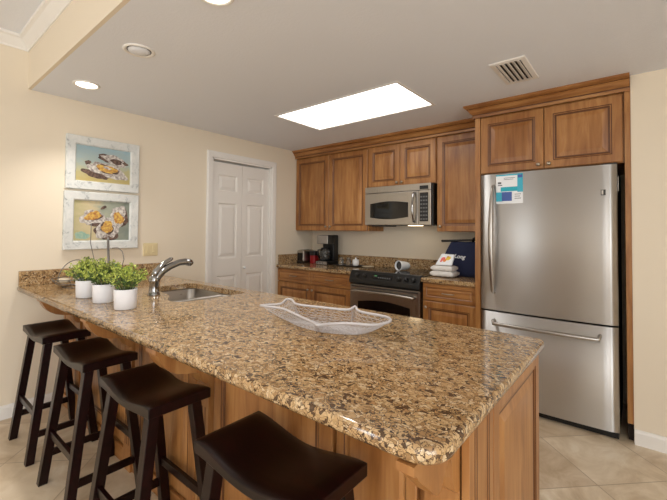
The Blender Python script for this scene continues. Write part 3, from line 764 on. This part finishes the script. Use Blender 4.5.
painting(-2.838, -2.289, 1.165, 1.624, 'lower framed painting of three yellow-centred oysters on a green ground', 'canvas_b', [
    ('oy_green', -2.71, 1.275, .05, .03, 0), ('oy_dark', -2.63, 1.385, .09, .035, -.2), ('oy_white', -2.64, 1.42, .085, .06, .35, .18), ('oy_dark', -2.63, 1.43, .06, .035, .35), ('oy_yellow', -2.635, 1.435, .055, .036, .35),
    ('oy_dark', -2.42, 1.43, .05, .085, .2), ('oy_white', -2.445, 1.44, .06, .08, .25, .16), ('oy_yellow', -2.445, 1.42, .036, .055, .25), ('oy_dark', -2.53, 1.31, .085, .075, .2), ('oy_white', -2.525, 1.33, .08, .085, .3, .16), ('oy_dark', -2.53, 1.34, .052, .05, .2), ('oy_yellow', -2.53, 1.345, .045, .046, .2), ('oy_dark', -2.56, 1.505, .022, .012, .5)], 9)

# ------------------------------------------------------------------ potted plants
def make_plant(x, y, label, seed, hgt):
    rnd = random.Random(seed)
    t = thing('potted_plant', (x, y, ZC), label, 'potted plant', 'small plants in white pots on the bar')
    MB().m('potwhite').lathe([(.049, .001), (.052, .004), (.0555, .100), (.0555, .104), (.054, .104), (.053, .090)], (x, y, ZC), 32, cap1=False).build('pot', t)
    MB().m('soil').lathe([(.0535, .088), (.03, .092), (.001, .093)], (x, y, ZC), 20).build('soil', t)
    mb = MB().m('stemg'); lf = MB(); lf.m('leaf_old'); lf.m('leaf_new')
    for s in range(62):
        a = rnd.random()*2*pi; rad = rnd.random()**.6
        tx, ty = x+.115*rad*cos(a), y+.115*rad*sin(a); tz = ZC+.09+hgt*(1-.55*rad*rad)*(.75+.3*rnd.random())
        p0 = Vector((x+.03*rad*cos(a), y+.03*rad*sin(a), ZC+.088)); p2 = Vector((tx, ty, tz)); p1 = (p0+p2)/2+Vector((0, 0, .012))
        pts = [p0.lerp(p1, k/3) if k < 3 else p1.lerp(p2, (k-3)/3) for k in range(7)]
        mb.tube(pts, .0012, 4)
        for k in range(2, 7):
            for q in range(5 if k < 6 else 7):
                p = pts[k]+Vector((rnd.uniform(-.006, .006), rnd.uniform(-.006, .006), rnd.uniform(-.008, .008)))
                d = Vector((rnd.uniform(-1, 1), rnd.uniform(-1, 1), rnd.uniform(-.2, 1.0))).normalized()
                sd = d.cross(Vector((rnd.uniform(-1, 1), rnd.uniform(-1, 1), rnd.uniform(-1, 1)))).normalized(); nn = d.cross(sd)
                l = rnd.uniform(.010, .018); w = l*.30
                lf.m('leaf_new' if (k >= 5 and rnd.random() < .85) or (k == 4 and rnd.random() < .5) or rnd.random() < .12 else 'leaf_old')
                v = [lf.bm.verts.new(c) for c in (p, p+d*l*.5+sd*w+nn*.001, p+d*l, p+d*l*.5-sd*w+nn*.001)]
                lf.face(v)
    mb.build('stems', t); lf.build('foliage', t)
make_plant(.838, -2.928, 'leafy potted plant in a white pot furthest left on the bar', 3, .145)
make_plant(1.085, -2.918, 'middle one of three leafy potted plants in white pots', 5, .15)
make_plant(1.362, -2.91, 'leafy potted plant in a white pot beside the faucet, nearest of the three', 11, .145)

# wire ornament with shells behind the plants
wo = thing('wire_shell_dish', (.30, -2.83, ZC), 'grey wire dish with handle loop and shells behind the potted plants', 'ornament')
cx, cy = .30, -2.83
mb = MB().m('wiregrey')
for r, z in ((.075, .004), (.115, .03), (.14, .06)):
    mb.tube([(cx+r*cos(2*pi*k/28), cy+r*sin(2*pi*k/28), ZC+z) for k in range(28)], .003, 6, closed=True)
for k in range(12):
    a = 2*pi*k/12; mb.tube([(cx+r*cos(a), cy+r*sin(a), ZC+z) for r, z in ((.075, .004), (.10, .016), (.115, .03), (.13, .045), (.14, .06))], .002, 5)
mb.build('wire_bowl', wo)
MB().m('wiregrey').tube([(cx+.14*cos(a)*.98, cy-.14*cos(a*1.0), ZC+.06+.13*sin(a)) for a in [pi*k/18 for k in range(19)]], .003, 6).build('handle', wo)
for (ox, oy, oz, s, key, q) in ((-.005, -.07, .048, .04, 'shell', 1), (.062, .035, .046, .04, 'shelldark', 2), (-.062, .04, .046, .038, 'shell', 3)):
    rnd = random.Random(q); mb = MB().m(key)
    rr = []
    for i in range(9):
        th = pi*i/8; rr.append([(cx+ox+s*1.3*sin(th)*cos(2*pi*k/16)*(1+.12*sin(5*2*pi*k/16)), cy+oy+s*sin(th)*sin(2*pi*k/16)*(1+.12*sin(5*2*pi*k/16)), ZC+oz+s*.5*cos(th)) for k in range(16)])
    o = mb.rings(rr, smooth=True).build('oyster_shell', None, loc=(cx+ox, cy+oy, ZC+oz))
    tag(o, {1: 'pale oyster shell in front inside the grey wire dish', 2: 'dark bluish shell in the grey wire dish beside the first plant', 3: 'pale oyster shell at the rear of the grey wire dish'}[q], 'shell', 'shells in the wire dish')
st = thing('metal_stem_ornament', (.34, -2.6, ZC), 'grey metal ornament with thin stems rising behind the plants before the lower painting', 'ornament')
MB().m('wiregrey').lathe([(.07, 0), (.07, .006), (.02, .012), (.012, .02)], (.34, -2.62, ZC), 24).build('base', st)
MB().m('wiregrey').tube([(.34, -2.62, ZC+.01), (.345, -2.63, 1.05), (.35, -2.641, 1.265)], .008, 8).build('stem', st)
MB().m('wiregrey').tube([(.33, -2.63, ZC+.01), (.27, -2.70, 1.08), (.25, -2.724, 1.22), (.25, -2.722, 1.37)], .003, 6).build('stem', st)
MB().m('wiregrey').tube([(.35, -2.61, ZC+.01), (.41, -2.57, 1.02), (.425, -2.555, 1.10), (.42, -2.565, 1.16), (.40, -2.59, 1.19), (.375, -2.62, 1.185)], .003, 6).build('stem', st)

# ------------------------------------------------------------------ wire fish basket on the bar
rim = [(2.075, -2.60, .978), (2.121, -2.523, .98), (2.085, -2.45, .987), (2.115, -2.438, .987), (2.187, -2.475, .98), (2.314, -2.451, .98), (2.437, -2.416, .98), (2.452, -2.375, .99), (2.506, -2.414, .982), (2.636, -2.417, .98), (2.685, -2.464, .978), (2.680, -2.53, .977), (2.665, -2.569, .98), (2.585, -2.608, .98), (2.545, -2.655, .98), (2.531, -2.714, .985), (2.471, -2.679, .98), (2.334, -2.626, .978), (2.2, -2.581, .978)]
fb = thing('wire_fish_basket', (2.42, -2.53, ZC), 'white wire basket shaped like a fish lying on the granite bar', 'basket')
def smooth_closed(pts, sub=4):
    n_ = len(pts); P = [Vector(p) for p in pts]; out = []
    for i in range(n_):
        p0, p1, p2, p3 = P[i-1], P[i], P[(i+1) % n_], P[(i+2) % n_]
        for k in range(sub):
            t = k/sub; out.append(.5*((2*p1)+(p2-p0)*t+(2*p0-5*p1+4*p2-p3)*t*t+(-p0+3*p1-3*p2+p3)*t**3))
    return out
RS = smooth_closed(rim)
MB().m('wirewhite').tube(RS, .0055, 8, closed=True).build('rim', fb)
mb = MB().m('wirewhite')
cen = Vector((2.385, -2.495, ZC+.003)); rows = []
nR = 9; nP = len(RS)
for k in range(nR+1):
    t = k/nR; row = []
    for p in RS:
        a = math.atan2((p.y-cen.y)/.105, (p.x-cen.x)/.20)
        q = Vector((cen.x+.20*cos(a), cen.y+.105*sin(a), ZC+.006))
        if t < .5:
            f = t/.5; v = p.lerp(q, f); v.z = q.z+(p.z-q.z)*(1-f)**1.35
        else:
            f = (t-.5)/.5; v = q.lerp(cen, f*.93)
        row.append(v)
    rows.append(row)
for dirn in (1, -1):
    for i in range(nP):
        mb.tube([rows[k][(i+dirn*k) % nP] for k in range(nR+1)], .0008, 4)
for k in (1, 2, 3, 5, 7): mb.tube(rows[k], .0009, 4, closed=True)
mb.build('wire_mesh', fb)

# ------------------------------------------------------------------ things on the back counter
ts = thing('toaster', (.0, -.2, ZC), 'small silver and black toaster in the back left corner', 'toaster')
ts.location = (.095, -.22, ZC); WL[ts.name] = Vector(ts.location)
box('body', ts, 'steel', .032, .158, -.33, -.12, ZC+.015, ZC+.165, .02)
MB().m('black').box(.030, .160, -.335, -.115, ZC, ZC+.018).build('base', ts, bevel=.004)
MB().m('black').box(.05, .14, -.3335, -.3295, ZC+.03, ZC+.13).build('end_plate', ts, bevel=.004)
MB().m('black').box(.065, .083, -.30, -.15, ZC+.164, ZC+.167).box(.108, .126, -.30, -.15, ZC+.164, ZC+.167).build('slot', ts)
MB().m('black').box(.08, .11, -.352, -.33, ZC+.10, ZC+.115).build('lever', ts, bevel=.003)
rc = thing('red_canister', (.225, -.21, ZC), 'red canister with black lid between toaster and coffee maker', 'canister')
MB().m('red').rings([[(x, y, ZC+z) for x, y in rrect(.18, .27, -.255, -.165, .02)] for z in (.001, .10)]).build('body', rc, bevel=.003)
MB().m('black').rings([[(x, y, ZC+z) for x, y in rrect(.177, .273, -.258, -.162, .02)] for z in (.1005, .155)]).build('lid', rc, bevel=.004)
cm = thing('coffee_maker', (.45, -.2, ZC), 'black and silver drip coffee maker on the corner countertop', 'coffee maker')
box('base', cm, 'black', .348, .532, -.315, -.10, ZC, ZC+.045, .008)
box('tower', cm, 'black', .35, .53, -.19, -.10, ZC+.046, ZC+.36, .008)
hd = box('brew_head', cm, 'black', .35, .53, -.30, -.191, ZC+.25, ZC+.36, .008)
MB().m('steel').box(.352, .528, -.304, -.299, ZC+.255, ZC+.355).build('front_plate', hd, bevel=.002)
MB().m('steel').box(.354, .526, -.319, -.314, ZC+.006, ZC+.04).m('key').box(.37, .39, -.3205, -.318, ZC+.015, ZC+.03).box(.41, .43, -.3205, -.318, ZC+.015, ZC+.03).box(.45, .47, -.3205, -.318, ZC+.015, ZC+.03).build('control_strip', cm)
cf = MB().m('glass').lathe([(.05, .0), (.062, .02), (.068, .06), (.058, .11), (.045, .13), (.05, .14)], (.435, -.248, ZC+.047), 24, cap1=False).build('carafe', cm)
MB().m('black').lathe([(.052, .14), (.05, .155), (.02, .162)], (.435, -.248, ZC+.047), 20).build('lid', cf)
MB().m('black').tube([(.435, -.30, ZC+.18), (.42, -.355, ZC+.18), (.42, -.365, ZC+.12), (.43, -.33, ZC+.08)], .009, 8).build('handle', cf)
MB().m('blackglass').lathe([(.001, .002), (.048, .002), (.0605, .02), (.066, .06), (.064, .075), (.001, .075)], (.435, -.248, ZC+.0475), 24).build('coffee', cf)
tr = thing('serving_tray', (.77, -.2, ZC), 'flat dark tray holding jars and a sugar bowl beside the coffee maker', 'tray')
MB().m('dkgrey').rings([[(x, y, ZC+z) for x, y in rrect(.60-i, .93+i, -.29-i, -.11+i, .02)] for z, i in ((.001, -.01), (.008, 0), (.014, .004), (.014, .0), (.009, -.003))]).build('tray', tr)
for x, lab in ((.655, 'small clear glass jar on the tray next to the coffee maker'), (.765, 'small clear glass jar in the middle of the tray')):
    j = thing('glass_jar', (x, -.2, ZC+.0095), lab, 'jar', 'glass jars on the tray')
    MB().m('glass').lathe([(.028, 0), (.030, .003), (.030, .05), (.022, .065), (.022, .07)], (x, -.2, ZC+.0095), 20).build('jar', j)
    MB().m('nickel').lathe([(.023, .0705), (.023, .08), (.012, .088), (.001, .09)], (x, -.2, ZC+.0095), 18).build('lid', j)
sb = thing('sugar_bowl', (.87, -.2, ZC+.0095), 'white lidded sugar bowl on the tray', 'bowl')
MB().m('white').lathe([(.028, 0), (.036, .008), (.040, .035), (.037, .062)], (.87, -.2, ZC+.0095), 24).build('bowl', sb)
MB().m('white').lathe([(.039, .0625), (.034, .07), (.012, .076), (.008, .082), (.011, .09), (.001, .096)], (.87, -.2, ZC+.0095), 20).build('lid', sb)
dsh = thing('flat_dish', (1.06, -.16, ZC), 'flat pale dish on the counter edge beside the range', 'dish')
MB().m('shell').lathe([(.03, .001), (.055, .006), (.07, .014), (.068, .015), (.052, .009), (.001, .006)], (1.04, -.2, ZC), 24, cap1=False).build('plate', dsh)
# crock lying on its side on the cooktop
ck = thing('white_crock', (1.55, -.25, .976), 'white crock lying on its side on the back of the cooktop', 'crock')
prof = [(.051, .0), (.053, .004), (.050, .02), (.044, .09), (.036, .135), (.03, .145), (.001, .145), ]
inn = [(.047, .001), (.044, .02), (.038, .09), (.03, .13), (.001, .13)]
ckb = MB().m('white').lathe(prof, (0, 0, 0), 28, 'x', cap0=False).lathe(inn, (0, 0, 0), 28, 'x', cap0=False).m('white').rings([[(0, r*cos(2*pi*i/28), r*sin(2*pi*i/28)) for i in range(28)] for r in (.051, .047)], cap0=False, cap1=False)
ckb.m('dkgrey').lathe([(.0445, .0195), (.001, .0195)], (0, 0, 0), 28, 'x', cap0=False)
o = ckb.build('vessel', None, loc=(0, 0, 0)); o.parent = ck; o.location = (-.035, -.10, 0); o.rotation_euler = (0, radians(3), radians(74))
# navy bag, towel and packet
bg = thing('tote_bag', (2.16, -.17, ZC), 'navy blue cloth bag leaning beside the refrigerator panel', 'bag')
fr0 = [(1.93, -.30), (2.385, -.30), (2.385, -.06), (1.93, -.06)]
mb = MB().m('navy'); rr = []
for t in [k/8 for k in range(9)]:
    xl = 1.918+.118*t+.004*sin(t*7); xr = 2.385-.012*t; yf = -.31+.05*t-.015*sin(pi*t); yb_ = -.06-.01*t; z = ZC+.001+.315*t
    ring = []
    for k in range(8): ring.append((xl+(xr-xl)*k/7, yf-.012*sin(pi*k/7)+.006*sin(k*2.3+t*5), z+.004*sin(k*1.7)*t))
    for k in range(8): ring.append((xr-(xr-xl)*k/7, yb_, z))
    rr.append(ring)
mb.rings(rr, smooth=True).build('body', bg)
MB().m('black').tube([(1.945, -.262, ZC+.323), (2.05, -.264, ZC+.327), (2.16, -.25, ZC+.335), (2.27, -.24, ZC+.338)], [.013, .011, .009, .008], 8).build('handle', bg)
MB().m('black').tube([(2.235, -.235, ZC+.31), (2.24, -.235, ZC+.35), (2.262, -.235, ZC+.362), (2.285, -.235, ZC+.35), (2.29, -.235, ZC+.31)], .011, 8).build('handle', bg)
def text_mesh(txt, size, key, name, parent, M4):
    cu = bpy.data.curves.new(name, 'FONT'); cu.body = txt; cu.size = size; cu.extrude = .0006; cu.shear = .3; cu.offset = .0012
    o = bpy.data.objects.new(name, cu); COL.objects.link(o); dg = bpy.context.evaluated_depsgraph_get()
    me = bpy.data.meshes.new_from_object(o.evaluated_get(dg)); bpy.data.objects.remove(o)
    me.transform(M4); me.materials.append(M[key]); ob = bpy.data.objects.new(name, me); COL.objects.link(ob); ob.parent = parent
    return ob
Mt = Matrix.Translation(Vector((2.085, -.319, 1.085))-WL[bg.name]) @ Matrix.Rotation(radians(4), 4, 'Y') @ Matrix.Rotation(radians(80), 4, 'X')
text_mesh('Long', .052, 'paper', 'lettering', bg, Mt)
tw = thing('folded_towel', (2.05, -.44, ZC), 'folded white towel in front of the navy bag', 'towel')
mb = MB().m('towel')
def fold(z0, z1, x0, x1, y0, y1):
    rr = []
    for k in range(13):
        x = x0+(x1-x0)*k/12; q = (.004*sin(k*1.9), .003*sin(k*2.7)); e = .012 if k in (0, 12) else 0
        zc, hz = (z0+z1)/2+q[1], (z1-z0)/2-e
        ring = []
        for i in range(16):
            a = 2*pi*i/16; cu_, su = cos(a), sin(a); ex = .45
            ring.append((x, (y0+y1)/2 + (y1-y0)/2*math.copysign(abs(cu_)**ex, cu_)+q[0], zc + hz*math.copysign(abs(su)**ex, su)))
        rr.append(ring)
    mb.rings(rr, smooth=True)
fold(ZC+.005, ZC+.055, 1.93, 2.15, -.50, -.34); fold(ZC+.055, ZC+.102, 1.935, 2.14, -.495, -.345)
mb.build('cloth', tw)
pk = thing('snack_packet', (2.06, -.42, 1.018), 'white packet with colourful print propped on the folded towel', 'packet')
mb = MB().m('paper')
zb = 1.022
def pkp(u, v, d): return (1.965+u+ .03*v/.1, -.462+.055*v/.1-d, zb+v)
mb.rings([[pkp(u, v, d) for u, v in ((0, 0), (.155, .0), (.135, .095), (.01, .1))] for d in (-.03, -.012, .0)])
mb.build('pouch', pk, bevel=.006)
mb = MB()
for key, u, v, r in (('pink', .05, .055, .02), ('orange', .07, .042, .016), ('yellow', .095, .062, .022), ('orange', .085, .075, .01), ('pink', .04, .035, .01)):
    mb.m(key).rings([[pkp(u+r*cos(2*pi*i/14), v+r*.8*sin(2*pi*i/14), d) for i in range(14)] for d in (.0005, .0016)])
mb.build('print', pk)
